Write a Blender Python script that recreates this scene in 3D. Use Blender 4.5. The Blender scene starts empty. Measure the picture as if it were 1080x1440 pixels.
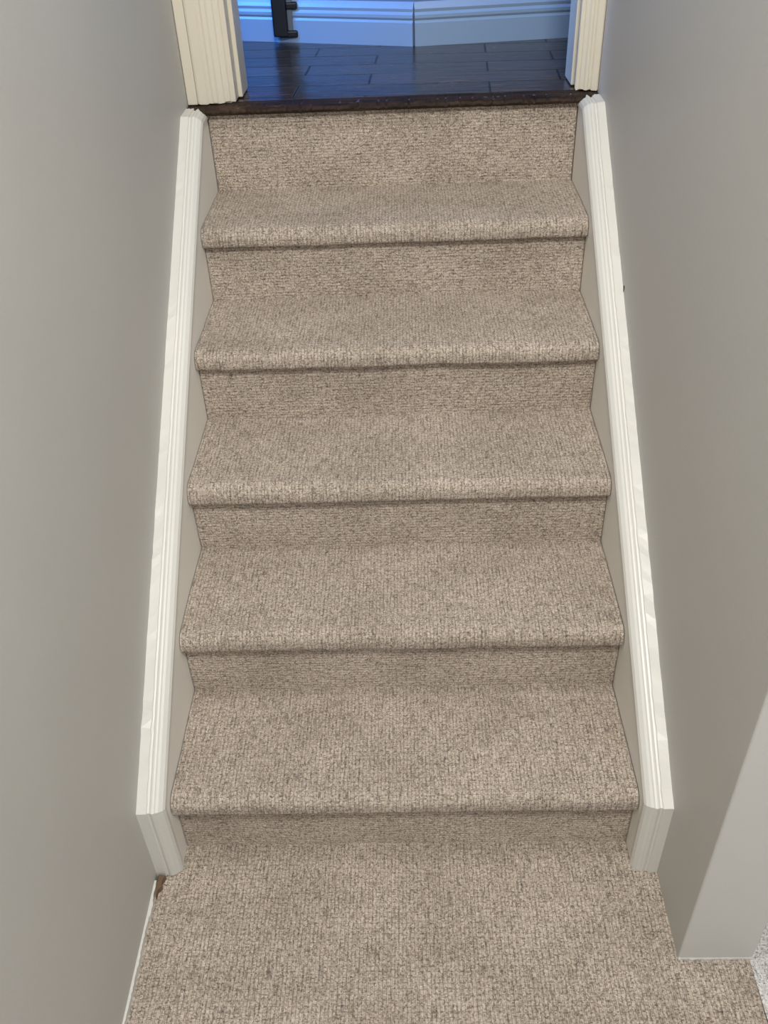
import bpy, math
import numpy as np
from mathutils import Matrix, Vector
rng=np.random.default_rng(7)
sc=bpy.context.scene
sc.view_settings.view_transform='Standard'
R_,H_,N_=0.2533,0.18,0.0200
HW=0.44; WX=0.489
TOP=6*H_; HF=TOP+0.018          # riser top, hall floor level

# ---------------------------------------------------------------- materials
def newmat(name):
    m=bpy.data.materials.new(name); m.use_nodes=True
    nt=m.node_tree; b=nt.nodes['Principled BSDF']
    return m,nt,b
def nd(nt,t,**k):
    n=nt.nodes.new(t)
    for a,v in k.items(): setattr(n,a,v)
    return n
def ramp(nt,stops,interp='LINEAR'):
    n=nt.nodes.new('ShaderNodeValToRGB'); cr=n.color_ramp; cr.interpolation=interp
    while len(cr.elements)<len(stops): cr.elements.new(.5)
    for e,(p,c) in zip(cr.elements,stops):
        e.position=p; e.color=(c[0],c[1],c[2],1) if hasattr(c,'__len__') else (c,c,c,1)
    return n
def s2l(r,g,b):
    f=lambda c:(c/255/12.92) if c/255<=.04045 else ((c/255+.055)/1.055)**2.4
    return (f(r),f(g),f(b))
def mul(nt,a,b,fac=1.0,typ='MULTIPLY'):
    n=nd(nt,'ShaderNodeMix',data_type='RGBA',blend_type=typ); n.inputs[0].default_value=fac
    nt.links.new(a,n.inputs[6]); nt.links.new(b,n.inputs[7]); return n.outputs[2]

def paint(name,col,rough=.6,bump=.15,scale=350,mott=.05,scuff=0):
    m,nt,b=newmat(name); L=nt.links
    tc=nd(nt,'ShaderNodeTexCoord')
    n1=nd(nt,'ShaderNodeTexNoise'); n1.inputs['Scale'].default_value=3.0; n1.inputs['Detail'].default_value=5
    L.new(tc.outputs['Object'],n1.inputs['Vector'])
    c0=tuple(c*(1-mott) for c in col); c1=tuple(min(1,c*(1+mott)) for c in col)
    r=ramp(nt,[(.3,c0),(.7,c1)]); L.new(n1.outputs['Fac'],r.inputs[0]); out=r.outputs[0]
    if scuff:
        n3=nd(nt,'ShaderNodeTexNoise'); n3.inputs['Scale'].default_value=40; n3.inputs['Detail'].default_value=8; n3.inputs['Roughness'].default_value=.8
        L.new(tc.outputs['Object'],n3.inputs['Vector'])
        r3=ramp(nt,[(.27,1-scuff),(.34,1)]); L.new(n3.outputs['Fac'],r3.inputs[0]); out=mul(nt,out,r3.outputs[0],1)
    L.new(out,b.inputs['Base Color'])
    n2=nd(nt,'ShaderNodeTexNoise'); n2.inputs['Scale'].default_value=scale; n2.inputs['Detail'].default_value=3
    L.new(tc.outputs['Object'],n2.inputs['Vector'])
    bp=nd(nt,'ShaderNodeBump'); bp.inputs['Strength'].default_value=bump; bp.inputs['Distance'].default_value=.001
    L.new(n2.outputs['Fac'],bp.inputs['Height']); L.new(bp.outputs[0],b.inputs['Normal'])
    b.inputs['Roughness'].default_value=rough
    return m
M_wall=paint('wall_paint',s2l(187,186,181),.55,.3,220,.02)
M_white=paint('trim_white',s2l(206,205,198),.38,.15,70,.03,.3)
M_cream=paint('casing_cream',s2l(205,198,181),.4,.15,70,.03,.4)
M_beige=paint('skirt_beige',s2l(230,227,219),.5,.15,70,.04,.1)
M_ceil=paint('ceiling_white',s2l(225,222,214),.8,.3,120,.02)
M_base_blue=paint('baseboard_daylit_blue',s2l(134,158,184),.3,.05,60,.02)  # white baseboard; the hallway's blue daylight is mixed into its colour
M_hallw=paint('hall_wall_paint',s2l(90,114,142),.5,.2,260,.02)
M_black=paint('black_metal',s2l(18,19,22),.35,.05,100,.02)
M_black_lit=paint('black_metal_lit',s2l(95,105,118),.3,.05,100,.02)  # bluish highlight of the black post, put into a lighter base colour
M_chip=paint('chip_dark',s2l(52,58,50),.8,.2,100,.1)

def carpet(name,dark,mid,light,wd=.8,wr=.8,wb=.8):
    m,nt,b=newmat(name); L=nt.links
    uv=nd(nt,'ShaderNodeUVMap'); uv.uv_map='UVMap'
    wn=nd(nt,'ShaderNodeTexNoise'); wn.inputs['Scale'].default_value=95; wn.inputs['Detail'].default_value=2
    L.new(uv.outputs[0],wn.inputs['Vector'])
    sb=nd(nt,'ShaderNodeVectorMath',operation='SUBTRACT'); sb.inputs[1].default_value=(.5,.5,.5); L.new(wn.outputs['Color'],sb.inputs[0])
    scl=nd(nt,'ShaderNodeVectorMath',operation='SCALE'); scl.inputs['Scale'].default_value=.0036; L.new(sb.outputs[0],scl.inputs[0])
    ad=nd(nt,'ShaderNodeVectorMath',operation='ADD'); L.new(uv.outputs[0],ad.inputs[0]); L.new(scl.outputs[0],ad.inputs[1])
    def mapped(sx,sy,off=0,src=None,rot=0):
        mp=nd(nt,'ShaderNodeMapping'); mp.inputs['Scale'].default_value=(sx,sy,1); mp.inputs['Location'].default_value=(off,off*1.7,0)
        mp.inputs['Rotation'].default_value=(0,0,rot)
        L.new(src or uv.outputs[0],mp.inputs[0]); return mp.outputs[0]
    v=nd(nt,'ShaderNodeTexVoronoi'); v.inputs['Scale'].default_value=1; v.inputs['Randomness'].default_value=.6
    L.new(mapped(400,400),v.inputs['Vector'])
    tuft=ramp(nt,[(.15,1),(.8,0)]); L.new(v.outputs['Distance'],tuft.inputs[0])
    sep=nd(nt,'ShaderNodeSeparateColor'); L.new(v.outputs['Color'],sep.inputs[0])
    base=ramp(nt,[(0,dark),(.10,tuple((a+c)/2 for a,c in zip(dark,mid))),(.3,mid),(1,light)]); L.new(sep.outputs[0],base.inputs[0])
    n1=nd(nt,'ShaderNodeTexNoise'); n1.inputs['Scale'].default_value=1; n1.inputs['Detail'].default_value=2.0; n1.inputs['Roughness'].default_value=.6
    L.new(mapped(55,250,11),n1.inputs['Vector'])
    dash=ramp(nt,[(.36,0),(.43,1)]); L.new(n1.outputs['Fac'],dash.inputs[0])
    n2=nd(nt,'ShaderNodeTexNoise'); n2.inputs['Scale'].default_value=1; n2.inputs['Detail'].default_value=1.5; n2.inputs['Roughness'].default_value=.6
    L.new(mapped(220,28,5),n2.inputs['Vector'])
    rib=ramp(nt,[(.36,.0),(.46,1)]); L.new(n2.outputs['Fac'],rib.inputs[0])
    br=nd(nt,'ShaderNodeTexBrick'); br.inputs['Scale'].default_value=1; br.inputs['Brick Width'].default_value=.020; br.inputs['Row Height'].default_value=.0072
    br.inputs['Mortar Size'].default_value=.0011; br.inputs['Mortar Smooth'].default_value=.9; br.offset=.5; br.inputs['Bias'].default_value=0
    br.inputs['Color1'].default_value=(.92,.92,.92,1); br.inputs['Color2'].default_value=(1,1,1,1); br.inputs['Mortar'].default_value=(.55,.535,.515,1)
    L.new(mapped(1,1,0,ad.outputs[0],math.pi/2 if wr>wd else 0),br.inputs['Vector'])
    n3=nd(nt,'ShaderNodeTexNoise'); n3.inputs['Scale'].default_value=1; n3.inputs['Detail'].default_value=2; n3.inputs['Roughness'].default_value=.5
    L.new(mapped(6,8,2),n3.inputs['Vector'])
    blot=ramp(nt,[(.35,(.89,.885,.88)),(.5,(.97,.97,.97)),(.66,(1.05,1.05,1.06))]); L.new(n3.outputs['Fac'],blot.inputs[0])
    gap=ramp(nt,[(0,.76),(.6,1)]); L.new(tuft.outputs[0],gap.inputs[0])
    c=mul(nt,base.outputs[0],gap.outputs[0],.8)
    dd=ramp(nt,[(0,.5),(1,1.0)]); L.new(dash.outputs[0],dd.inputs[0])
    rr=ramp(nt,[(0,.62),(1,1.0)]); L.new(rib.outputs[0],rr.inputs[0])
    c=mul(nt,c,dd.outputs[0],wd); c=mul(nt,c,rr.outputs[0],wr); c=mul(nt,c,br.outputs['Color'],wb); c=mul(nt,c,blot.outputs[0],1)
    L.new(c,b.inputs['Base Color'])
    a1=nd(nt,'ShaderNodeMath',operation='MULTIPLY_ADD'); a1.inputs[1].default_value=.8*wd
    L.new(dash.outputs[0],a1.inputs[0]); L.new(tuft.outputs[0],a1.inputs[2])
    a2=nd(nt,'ShaderNodeMath',operation='MULTIPLY_ADD'); a2.inputs[1].default_value=.8*wr
    L.new(rib.outputs[0],a2.inputs[0]); L.new(a1.outputs[0],a2.inputs[2])
    a3=nd(nt,'ShaderNodeMath',operation='MULTIPLY_ADD'); a3.inputs[1].default_value=-1.0
    L.new(br.outputs['Fac'],a3.inputs[0]); L.new(a2.outputs[0],a3.inputs[2])
    bp=nd(nt,'ShaderNodeBump'); bp.inputs['Strength'].default_value=.45; bp.inputs['Distance'].default_value=.001
    L.new(a3.outputs[0],bp.inputs['Height']); L.new(bp.outputs[0],b.inputs['Normal'])
    b.inputs['Roughness'].default_value=.95; b.inputs['Specular IOR Level'].default_value=.1
    b.inputs['Sheen Weight'].default_value=.05; b.inputs['Sheen Roughness'].default_value=.6
    return m
CD,CM,CL=s2l(126,114,102),s2l(172,159,145),s2l(203,191,177)
M_carpet_t=carpet('carpet_tread',CD,CM,CL,.6,.8,.85)
CD,CM,CL=s2l(128,115,102),s2l(179,165,150),s2l(212,199,184)
M_carpet_r=carpet('carpet_riser',CD,CM,CL,.95,.3,.8)
M_carpet2=carpet('carpet_pale',s2l(150,148,146),s2l(205,203,200),s2l(235,234,232),.5,.5,.3)

def wood(name,planks=True):
    m,nt,b=newmat(name); L=nt.links
    tc=nd(nt,'ShaderNodeTexCoord')
    mp=nd(nt,'ShaderNodeMapping'); mp.inputs['Scale'].default_value=(3,40,40); L.new(tc.outputs['Object'],mp.inputs[0])
    n=nd(nt,'ShaderNodeTexNoise'); n.inputs['Scale'].default_value=2; n.inputs['Detail'].default_value=8; n.inputs['Distortion'].default_value=.8
    L.new(mp.outputs[0],n.inputs['Vector'])
    st=[(.3,s2l(30,22,17)),(.5,s2l(50,37,28)),(.72,s2l(80,59,44))] if planks else [(.3,s2l(28,20,15)),(.5,s2l(48,35,26)),(.72,s2l(72,54,40))]
    r=ramp(nt,st); L.new(n.outputs['Fac'],r.inputs[0])
    out=r.outputs[0]
    if planks:
        rot=nd(nt,'ShaderNodeMapping'); rot.inputs['Rotation'].default_value=(0,0,.05); rot.inputs['Location'].default_value=(.13,.02,0); L.new(tc.outputs['Object'],rot.inputs[0])
        br=nd(nt,'ShaderNodeTexBrick'); br.inputs['Scale'].default_value=1
        br.inputs['Brick Width'].default_value=.48; br.inputs['Row Height'].default_value=.112
        br.inputs['Mortar Size'].default_value=.0034; br.inputs['Mortar Smooth'].default_value=.5; br.offset=.37; br.offset_frequency=2
        br.inputs['Color1'].default_value=(.6,.6,.6,1); br.inputs['Color2'].default_value=(1.3,1.25,1.2,1); br.inputs['Mortar'].default_value=(.03,.03,.03,1)
        L.new(rot.outputs[0],br.inputs['Vector'])
        out=mul(nt,out,br.outputs['Color'],1)
        bp=nd(nt,'ShaderNodeBump'); bp.inputs['Strength'].default_value=.8; bp.inputs['Distance'].default_value=.003; bp.invert=True
        L.new(br.outputs['Fac'],bp.inputs['Height'])
        n6=nd(nt,'ShaderNodeTexNoise'); n6.inputs['Scale'].default_value=16; n6.inputs['Detail'].default_value=3
        m6=nd(nt,'ShaderNodeMapping'); m6.inputs['Scale'].default_value=(.5,1.6,1); L.new(tc.outputs['Object'],m6.inputs[0]); L.new(m6.outputs[0],n6.inputs['Vector'])
        bp2=nd(nt,'ShaderNodeBump'); bp2.inputs['Strength'].default_value=.3; bp2.inputs['Distance'].default_value=.005
        L.new(n6.outputs['Fac'],bp2.inputs['Height']); L.new(bp.outputs[0],bp2.inputs['Normal']); L.new(bp2.outputs[0],b.inputs['Normal'])
        rr=nd(nt,'ShaderNodeMapRange'); L.new(n.outputs['Fac'],rr.inputs[0]); rr.inputs[3].default_value=.12; rr.inputs[4].default_value=.36
        L.new(rr.outputs[0],b.inputs['Roughness'])
        sp=nd(nt,'ShaderNodeMapRange'); L.new(br.outputs['Fac'],sp.inputs[0]); sp.inputs[3].default_value=1.0; sp.inputs[4].default_value=.1
        L.new(sp.outputs[0],b.inputs['Specular IOR Level'])
    else:
        n5=nd(nt,'ShaderNodeTexNoise'); n5.inputs['Scale'].default_value=1; n5.inputs['Detail'].default_value=5
        m5=nd(nt,'ShaderNodeMapping'); m5.inputs['Scale'].default_value=(14,60,60); L.new(tc.outputs['Object'],m5.inputs[0])
        L.new(m5.outputs[0],n5.inputs['Vector'])
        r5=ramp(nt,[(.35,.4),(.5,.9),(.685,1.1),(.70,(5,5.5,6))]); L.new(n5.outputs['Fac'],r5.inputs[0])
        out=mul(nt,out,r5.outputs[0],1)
        bp=nd(nt,'ShaderNodeBump'); bp.inputs['Strength'].default_value=.5; bp.inputs['Distance'].default_value=.003
        L.new(n5.outputs['Fac'],bp.inputs['Height']); L.new(bp.outputs[0],b.inputs['Normal'])
        b.inputs['Roughness'].default_value=.65; b.inputs['Specular IOR Level'].default_value=.2
    L.new(out,b.inputs['Base Color'])
    return m
M_wood=wood('dark_hardwood'); M_sill=wood('dark_sill_wood',False)
M_raw,_nt,_b=newmat('raw_wood'); _n=nd(_nt,'ShaderNodeTexNoise'); _n.inputs['Scale'].default_value=80
_r=ramp(_nt,[(.4,s2l(60,44,32)),(.62,s2l(130,104,78))]); _nt.links.new(_n.outputs['Fac'],_r.inputs[0]); _nt.links.new(_r.outputs[0],_b.inputs['Base Color'])

# ---------------------------------------------------------------- mesh helpers
def mk(name,verts,faces,mat,parent=None,smooth=False,**props):
    me=bpy.data.meshes.new(name); me.from_pydata([tuple(map(float,v)) for v in verts],[],[tuple(f) for f in faces]); me.update()
    import bmesh
    bm=bmesh.new(); bm.from_mesh(me); bmesh.ops.recalc_face_normals(bm,faces=bm.faces); bm.to_mesh(me); bm.free()
    o=bpy.data.objects.new(name,me); sc.collection.objects.link(o); me.materials.append(mat)
    if smooth:
        for p in me.polygons: p.use_smooth=True
    if parent: o.parent=parent
    for k,v in props.items(): o[k]=v
    return o
def structure(o,label,cat): o['kind']='structure'; o['label']=label; o['category']=cat; return o
def box(x0,x1,y0,y1,z0,z1):
    v=[(x,y,z) for x in (x0,x1) for y in (y0,y1) for z in (z0,z1)]
    f=[(0,1,3,2),(4,6,7,5),(0,4,5,1),(2,3,7,6),(0,2,6,4),(1,5,7,3)]
    return v,f
def boxes(name,bl,mat,parent=None):
    V=[];F=[]
    for b in bl:
        v,f=box(*b); o=len(V); V+=v; F+=[tuple(i+o for i in q) for q in f]
    return mk(name,V,F,mat,parent)
def bevel(o,w=.002,seg=2):
    m=o.modifiers.new('bevel','BEVEL'); m.width=w; m.segments=seg; m.limit_method='ANGLE'; return o
def prism(name,poly,z0,z1,mat,parent=None):
    n=len(poly); V=[(x,y,z0) for x,y in poly]+[(x,y,z1) for x,y in poly]
    F=[tuple(range(n))[::-1],tuple(range(n,2*n))]+[(i,(i+1)%n,n+(i+1)%n,n+i) for i in range(n)]
    return mk(name,V,F,mat,parent)

# ---------------------------------------------------------------- carpet sheets
def smooth_noise(nu,nv,cell):
    a=rng.normal(size=(int(nv/cell)+3,int(nu/cell)+3))
    y=np.arange(nv)/cell; x=np.arange(nu)/cell
    yi=y.astype(int); xi=x.astype(int); fy=(y-yi)[:,None]; fx=(x-xi)[None,:]
    fy=fy*fy*(3-2*fy); fx=fx*fx*(3-2*fx)
    return (a[yi][:,xi]*(1-fy)*(1-fx)+a[yi][:,xi+1]*(1-fy)*fx+a[yi+1][:,xi]*fy*(1-fx)+a[yi+1][:,xi+1]*fy*fx)
def sheet(name,xs,path,v0,mat,parent=None,amp=.0004,big=.0012):
    path=np.array(path); d=np.r_[0,np.cumsum(np.hypot(*(np.diff(path,axis=0).T)))]
    t=np.gradient(path,axis=0); t/=np.linalg.norm(t,axis=1)[:,None]+1e-12
    nrm=np.c_[-t[:,1],t[:,0]]
    nu,nv=len(xs),len(path)
    disp=rng.normal(size=(nv,nu))*amp*.5+smooth_noise(nu,nv,2.2)*amp+smooth_noise(nu,nv,30)*big
    Y=path[:,0][:,None]+nrm[:,0][:,None]*disp; Z=path[:,1][:,None]+nrm[:,1][:,None]*disp
    X=np.broadcast_to(xs[None,:],Y.shape)
    co=np.stack([X,Y,Z],-1).reshape(-1,3)
    i=np.arange(nv-1)[:,None]*nu+np.arange(nu-1)[None,:]
    F=np.stack([i,i+1,i+1+nu,i+nu],-1).reshape(-1,4)
    me=bpy.data.meshes.new(name)
    me.vertices.add(len(co)); me.vertices.foreach_set('co',co.ravel())
    me.loops.add(F.size); me.loops.foreach_set('vertex_index',F.ravel().astype(np.int32))
    me.polygons.add(len(F)); me.polygons.foreach_set('loop_start',(np.arange(len(F))*4).astype(np.int32))
    me.update(calc_edges=True)
    uvl=me.uv_layers.new(name='UVMap')
    uvs=np.stack([X+3,np.broadcast_to((d+v0)[:,None],X.shape)],-1).reshape(-1,2)[F.ravel()]
    uvl.data.foreach_set('uv',uvs.ravel().astype(np.float32))
    me.polygons.foreach_set('use_smooth',np.ones(len(F),bool))
    me.materials.append(mat); me.validate()
    o=bpy.data.objects.new(name,me); sc.collection.objects.link(o)
    if parent: o.parent=parent
    return o,d[-1]
def dens(pts,step=.003):
    out=[np.array(pts[0],float)]
    for a,b in zip(pts[:-1],pts[1:]):
        a=np.array(a,float);b=np.array(b,float);n=max(1,int(round(np.linalg.norm(b-a)/step)))
        out+= [a+(b-a)*j/n for j in range(1,n+1)]
    return np.array(out)
def arc(cy,cz,r,a0,a1,n=8):
    return [(cy+r*math.cos(math.radians(a0+(a1-a0)*i/n)),cz+r*math.sin(math.radians(a0+(a1-a0)*i/n))) for i in range(n+1)]

stair=bpy.data.objects.new('staircase',None); sc.collection.objects.link(stair)
stair['label']='six-riser staircase fully wrapped in textured beige carpet, between white skirt boards'; stair['category']='staircase'
xs=np.linspace(-HW-.001,HW+.001,300)
vv=0.0
for k in range(1,7):
    y0=(k-1)*R_; zb=(k-1)*H_
    if k<6:
        zt=k*H_; r=.025
        rp=dens([(y0+.004,zb-.002),(y0+.004,zt-.040)])
        o,l=sheet('stair_riser',xs,rp,vv,M_carpet_r,stair,amp=.0004,big=.0008); vv+=l
        nose=[(y0+.006,zt-.040),(y0-N_+.007,zt-.0425)]+arc(y0-N_+.008,zt-.0345,.008,270,180,4)[1:]+arc(y0-N_+r,zt-r,r,180,90,8)
        tp=dens(nose+[(k*R_+.005,zt+.001)])
        o,l=sheet('stair_tread',xs,tp,vv,M_carpet_t,stair); vv+=l
    else:
        o,l=sheet('stair_riser',xs,dens([(y0,zb-.002),(y0,TOP+.004)]),vv,M_carpet_r,stair,amp=.0004,big=.0014)

xf=np.linspace(-.486,.615,380)
yf=np.r_[np.linspace(-3.0,-.75,40)[:-1],np.arange(-.75,.008,.003)]
fl,_=sheet('floor',xf,[(y,0) for y in yf],5,M_carpet_t)
structure(fl,'textured beige carpet floor at the foot of the stairs','floor')
xf2=np.r_[np.arange(.615,.80,.004),np.linspace(.8,3.0,60)]
fl2,_=sheet('floor.001',xf2,[(y,0) for y in np.r_[np.linspace(-3,-.6,40)[:-1],np.arange(-.6,.1,.005),np.linspace(.1,1.4,30)]],9,M_carpet2)
structure(fl2,'pale grey carpet floor of the adjoining room','floor')
f3=prism('floor.002',[(-1.7,1.27),(1.5,1.27),(1.5,2.03),(.064,1.90),(-1.7,2.5)],HF-.03,HF,M_wood)
structure(f3,'dark hardwood plank floor of the upper hallway','floor')
sub=boxes('floor.003',[(-.60,3.1,-3.1,1.27,-.08,-.012)],M_raw); structure(sub,'wooden subfloor under the carpet','floor')

# ---------------------------------------------------------------- walls
CZ=3.5
structure(boxes('wall_left',[(-WX-.12,-WX,-3.0,1.30,-.01,CZ)],M_wall),'plain warm grey painted wall beside the stairs','wall')
wr=boxes('wall_right',[(WX,.622,-.23,1.30,-.01,CZ)],M_wall); bevel(wr,.004,3)
structure(wr,'warm grey painted wall ending in an outside corner','wall')
structure(boxes('wall_back',[(-1.7,-.385,1.30,1.44,HF-.2,CZ),(.462,1.5,1.30,1.44,HF-.2,CZ),(-.385,.462,1.30,1.44,HF+2.05,CZ),(-WX,WX,1.29,1.44,0,HF-.03)],M_wall),'grey wall with the doorway at the stair top','wall')
def seg_wall(name,a,b,mat,th=.1):
    a=np.array(a);b=np.array(b);d=(b-a)/np.linalg.norm(b-a);n=np.array([-d[1],d[0]])
    return prism(name,[tuple(a),tuple(b),tuple(b+n*th),tuple(a+n*th)],HF-.03,CZ,mat)
mid=np.array([.064,1.890]); lft=np.array([-1.65,1.890+.34*1.714]); rgt=np.array([1.45,1.890+.1*1.386])
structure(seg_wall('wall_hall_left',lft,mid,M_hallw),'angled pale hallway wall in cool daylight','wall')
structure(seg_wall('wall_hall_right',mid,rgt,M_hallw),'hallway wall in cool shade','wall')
structure(boxes('wall_hall_end',[(-1.78,-1.68,1.44,2.6,HF-.03,CZ)],M_hallw),'end wall of the hallway','wall')
structure(boxes('wall_hall_end.001',[(1.48,1.58,1.44,2.2,HF-.03,CZ)],M_hallw),'end wall of the hallway','wall')
structure(boxes('ceiling',[(-1.8,3.1,-3.0,2.7,CZ,CZ+.1)],M_ceil),'flat white ceiling','ceiling')
structure(boxes('wall_far',[(3.0,3.1,-3.0,1.4,-.01,CZ)],M_wall),'grey wall of the adjoining room','wall')
structure(boxes('wall_far.001',[(.622,3.0,1.30,1.4,-.01,CZ)],M_wall),'grey wall of the adjoining room','wall')

BP=[(0,0),(.016,0),(.016,.060),(.011,.066),(.015,.072),(.015,.080),(.009,.087),(.011,.095),(.006,.104),(.003,.110),(0,.112)]
def baseboard(name,a,b,label):
    a=np.array(a);b=np.array(b);d=(b-a)/np.linalg.norm(b-a);n=-np.array([-d[1],d[0]])
    V=[];m=len(BP)
    for P in (a,b):
        for o,z in BP:
            q=P+n*o; V.append((q[0],q[1],HF+z))
    F=[tuple(range(m)),tuple(range(m,2*m))]+[(i,(i+1)%m,m+(i+1)%m,m+i) for i in range(m)]
    structure(mk(name,V,F,M_base_blue),label,'baseboard')
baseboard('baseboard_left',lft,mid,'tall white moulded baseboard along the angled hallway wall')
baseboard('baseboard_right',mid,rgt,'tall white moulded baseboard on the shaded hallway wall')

# ---------------------------------------------------------------- sloped skirt boards
yS,zS=-.0623,.209
key=[(yS,0.0),(yS,zS),(1.19,zS+(1.19-yS)*H_/R_),(1.262,zS+(1.19-yS)*H_/R_)]
def offset(path,e):
    P=[np.array(p,float) for p in path]; out=[]
    ns=[]
    for a,b in zip(P[:-1],P[1:]):
        d=(b-a)/np.linalg.norm(b-a); ns.append(np.array([-d[1],d[0]]))
    for i,p in enumerate(P):
        if i==0: out.append(p+ns[0]*e)
        elif i==len(P)-1: out.append(p+ns[-1]*e)
        else:
            m=ns[i-1]+ns[i]; m/=m@ns[i]; out.append(p+m*e)
    return out
CAP=[(0,-.024),(0,0),(.018,0),(.0195,-.0026),(.0230,-.0032),(.0255,-.0014),(.0285,-.0006),(.032,-.0012),(.0345,-.0034),(.039,-.0052),(.0425,-.0082),(.046,-.011),(.049,-.017),(.049,-.024)]
def skirt(name,s,label):
    root=bpy.data.objects.new(name,None); sc.collection.objects.link(root); structure(root,label,'skirting')
    V=[];m=len(CAP)
    offs=[offset(key,e) for d,e in CAP]
    rings=[(0,0.0)]+[(0,1.0)]+[(1,i/90) for i in range(1,91)]+[(2,1.0)]
    for (j,t) in rings:
        w=rng.normal()*.0009
        for (d,e),op in zip(CAP,offs):
            q=op[j]*(1-t)+op[j+1]*t
            dd=d
            if .0<d<.02 and 0<t<1: dd=d+w*.5
            V.append((s*(WX-dd),q[0],q[1]+(rng.normal()*.0010 if d==0 and 0<t<1 else 0)))
    F=[]
    nr=len(rings)
    for j in range(nr-1):
        for i in range(m): F.append((j*m+i,j*m+(i+1)%m,(j+1)*m+(i+1)%m,(j+1)*m+i))
    F+=[tuple(range(m)),tuple(range((nr-1)*m,nr*m))]
    mk('cap_moulding',V,F,M_white,root)
    ip=offset(key,-.022); ip[0]=np.array([ip[0][0],0.0])
    poly=[(p[0],p[1]) for p in ip]+[(1.262,0.0)]
    n=len(poly); x0,x1=s*WX,s*(HW+.0025)
    V=[(x0,y,z) for y,z in poly]+[(x1,y,z) for y,z in poly]
    F=[tuple(range(n)),tuple(range(n,2*n))]+[(i,(i+1)%n,n+(i+1)%n,n+i) for i in range(n)]
    mk('skirt_board',V,F,M_beige,root)
skirt('trim_1',-1,'white moulded sloping skirt board along the staircase')
skirt('trim_2',1,'white moulded sloping skirt board along the staircase')

# ---------------------------------------------------------------- threshold
nx=200; X=np.linspace(-.482,.482,nx)
prof=[(1.247,TOP+.004),(1.245,TOP+.010),(1.249,TOP+.0160),(1.257,TOP+.0185),(1.31,TOP+.0195),(1.315,TOP+.004)]
V=[];m=len(prof)
for x in X:
    j=rng.normal(size=2)*.0008
    if rng.random()<.06: j-= .0022
    for i,(y,z) in enumerate(prof):
        V.append((x,y+(j[0] if i<4 else 0),z+(j[1] if 0<i<4 else 0)))
F=[]
for a in range(nx-1):
    for i in range(m): F.append((a*m+i,a*m+(i+1)%m,(a+1)*m+(i+1)%m,(a+1)*m+i))
F+=[tuple(range(m)),tuple(range((nx-1)*m,nx*m))]
structure(mk('trim_3',V,F,M_sill),'worn dark wood threshold above the top riser','threshold')

# ---------------------------------------------------------------- door casings
def vprism(name,poly,z0,z1,mat,parent,jag=.005):
    """upright moulding whose sawn foot is slightly uneven"""
    n=len(poly); V=[(x,y,z0+rng.random()*jag) for x,y in poly]+[(x,y,z1) for x,y in poly]
    F=[tuple(range(n))[::-1],tuple(range(n,2*n))]+[(i,(i+1)%n,n+(i+1)%n,n+i) for i in range(n)]
    return mk(name,V,F,mat,parent)
def casing(name,poly,label,extra):
    root=bpy.data.objects.new(name,None); sc.collection.objects.link(root); structure(root,label,'door casing')
    vprism('casing_board',poly,HF+.003,HF+2.06,M_cream,root)
    for nm,pl in extra: bevel(prism(nm,pl,HF+.003,HF+2.06,M_cream,root),.002)
def prof_casing(xa,xb,y):
    f=[(0,.0),(0,-.019),(.06,-.021),(.30,-.021),(.36,-.0175),(.44,-.0175),(.50,-.019),(.60,-.0178),(.66,-.0145),(.80,-.0120),(.84,-.0095),(.96,-.0085),(1,-.007),(1,0)]
    return [(xa+(xb-xa)*t,y+o) for t,o in f]
casing('trim_4',prof_casing(-.463,-.386,1.302),'cream painted moulded door casing at the stair top',
       [('back_band',[(-.488,1.302),(-.488,1.283),(-.464,1.283),(-.464,1.302)]),
        ('door_jamb',[(-.3955,1.299),(-.3955,1.45),(-.374,1.45),(-.374,1.299)]),
        ('door_stop',[(-.375,1.345),(-.375,1.44),(-.364,1.44),(-.364,1.345)])])
casing('trim_5',prof_casing(.488,.436,1.302),'cream painted moulded door casing at the stair top',
       [('door_jamb',[(.4625,1.303),(.4625,1.45),(.442,1.45),(.442,1.303)]),
        ('door_stop',[(.443,1.345),(.443,1.44),(.434,1.44),(.434,1.345)])])

# ---------------------------------------------------------------- small wall-foot details
def ragged(name,pts_a,pts_b,z0,z1,mat,label,cat):
    poly=list(pts_a)+list(pts_b)[::-1]
    structure(prism(name,poly,z0,z1,mat),label,cat)
ys=np.linspace(-1.0,-.078,160)
ragged('trim_6',[(-WX,y) for y in ys],[(-WX+.0035+abs(rng.normal())*.0010+(.003 if -.15<y<-.12 else 0),y) for y in ys],-.005,.012,M_white,'thin ragged white drywall edge at the carpet','trim')
xs2=np.linspace(.489,.622,30)
ragged('trim_7',[(x,-.229) for x in xs2],[(x,-.2312-abs(rng.normal())*.0016) for x in xs2],-.004,.004,M_wall,'thin ragged drywall edge at the corner','trim')
sl=prism('trim_8',[(-.4835,-.066),(-.470,-.068),(-.475,-.080),(-.473,-.090),(-.479,-.098),(-.480,-.112),(-.483,-.100)],-.003,.012,M_raw); structure(sl,'splintered bare wood sliver beside the skirt board','trim')
cp=[(.791+.0045*math.cos(a)*(1+.3*math.sin(3*a)),.823+.009*math.sin(a)*(1+.25*math.cos(2*a))) for a in np.linspace(0,2*math.pi,14)[:-1]]
n=len(cp); V=[(WX+.001,y,z) for y,z in cp]+[(WX-.0006,y,z) for y,z in cp]
structure(mk('trim_9',V,[tuple(range(n)),tuple(range(n,2*n))]+[(i,(i+1)%n,n+(i+1)%n,n+i) for i in range(n)],M_chip),'small dark paint chip on the wall above the skirt board','paint chip')

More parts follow.
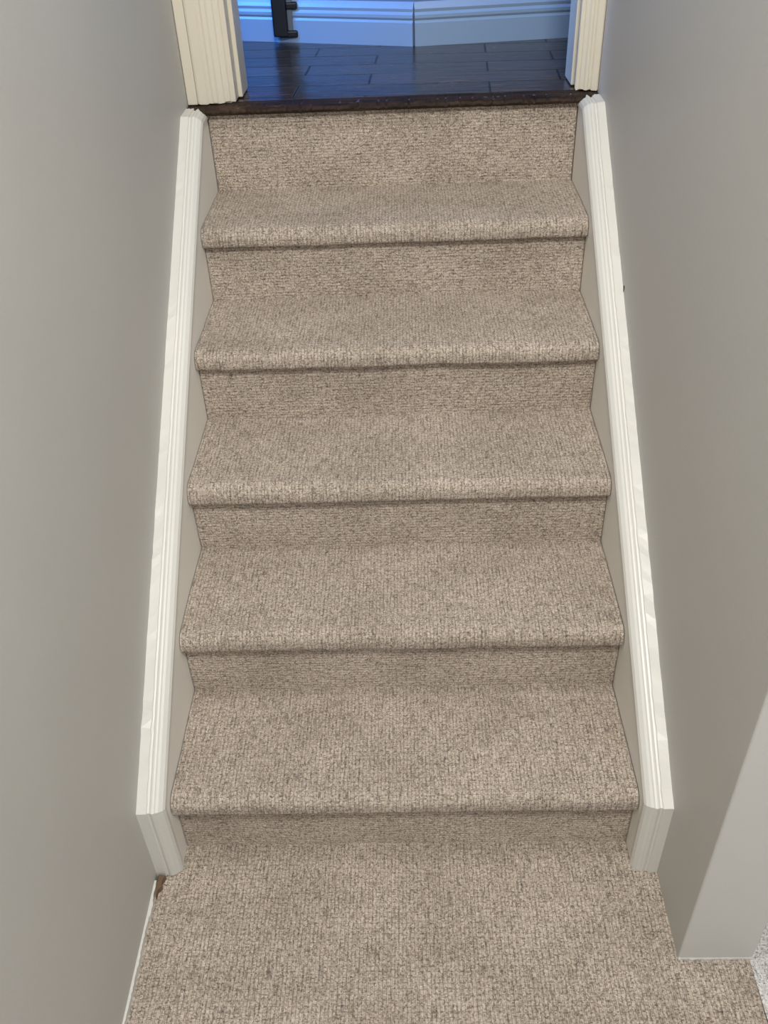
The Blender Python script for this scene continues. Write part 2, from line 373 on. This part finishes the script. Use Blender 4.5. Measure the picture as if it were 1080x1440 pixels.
# ---------------------------------------------------------------- black post on the hallway baseboard
post=bpy.data.objects.new('gate_post',None); sc.collection.objects.link(post)
px,py=-.335,2.0
post['label']='black metal gate post mounted against the white hallway baseboard'; post['category']='gate post'
bevel(boxes('post_bar',[(px-.020,px+.022,py-.018,py+.012,HF+.018,HF+.85)],M_black,post),.004,3)
bevel(boxes('post_lit_strip',[(px+.0225,px+.040,py-.006,py+.010,HF+.024,HF+.85)],M_black_lit,post),.004,3)  # strip coloured lighter to carry the highlight along the bar's right side
bevel(boxes('post_foot',[(px-.004,px+.052,py-.014,py+.012,HF+.014,HF+.034)],M_black,post),.005,3)
bevel(boxes('latch',[(px+.02,px+.056,py-.010,py+.006,HF+.088,HF+.108)],M_black,post),.005,3)
bevel(boxes('wall_bracket',[(px-.006,px+.004,py,py+.028,HF+.04,HF+.06)],M_black,post),.002)

# ---------------------------------------------------------------- lights
def area(name,loc,target,size,power,col,shape='DISK'):
    l=bpy.data.lights.new(name,'AREA'); l.shape=shape; l.size=size; l.energy=power; l.color=col
    o=bpy.data.objects.new(name,l); sc.collection.objects.link(o); o.location=loc
    o.rotation_euler=(Vector(target)-Vector(loc)).to_track_quat('-Z','Y').to_euler(); return o
area('ceiling_lamp',(.22,-1.25,2.9),(0,.3,.3),.5,56,(1.0,.975,.94))
area('ceiling_lamp_stairs',(-.05,.15,3.4),(0,.35,0),.5,17,(1.0,.975,.935))
area('hall_daylight',(-1.2,1.53,2.3),(-.1,2.0,1.2),.5,50,(.05,.31,1.0))
w=bpy.data.worlds.new('world'); sc.world=w; w.use_nodes=True
bg=w.node_tree.nodes['Background']; bg.inputs[0].default_value=(.98,.985,1,1); bg.inputs[1].default_value=1.0

# ---------------------------------------------------------------- camera
yaw,pit,rol,f=-.0403,.6623,-.0459,1270.745
F=Vector((math.sin(yaw)*math.cos(pit),math.cos(yaw)*math.cos(pit),-math.sin(pit)))
Rv=Vector((math.cos(yaw),-math.sin(yaw),0)); U=Rv.cross(F)
R2=Rv*math.cos(rol)+U*math.sin(rol); U2=-Rv*math.sin(rol)+U*math.cos(rol)
cam=bpy.data.cameras.new('camera'); cam.sensor_fit='VERTICAL'; cam.sensor_height=24; cam.lens=f/1440*24; cam.clip_start=.01
co=bpy.data.objects.new('camera',cam); sc.collection.objects.link(co)
M=Matrix((R2,U2,-F)).transposed().to_4x4(); M.translation=Vector((.0302,-1.021,1.649)); co.matrix_world=M
sc.camera=co
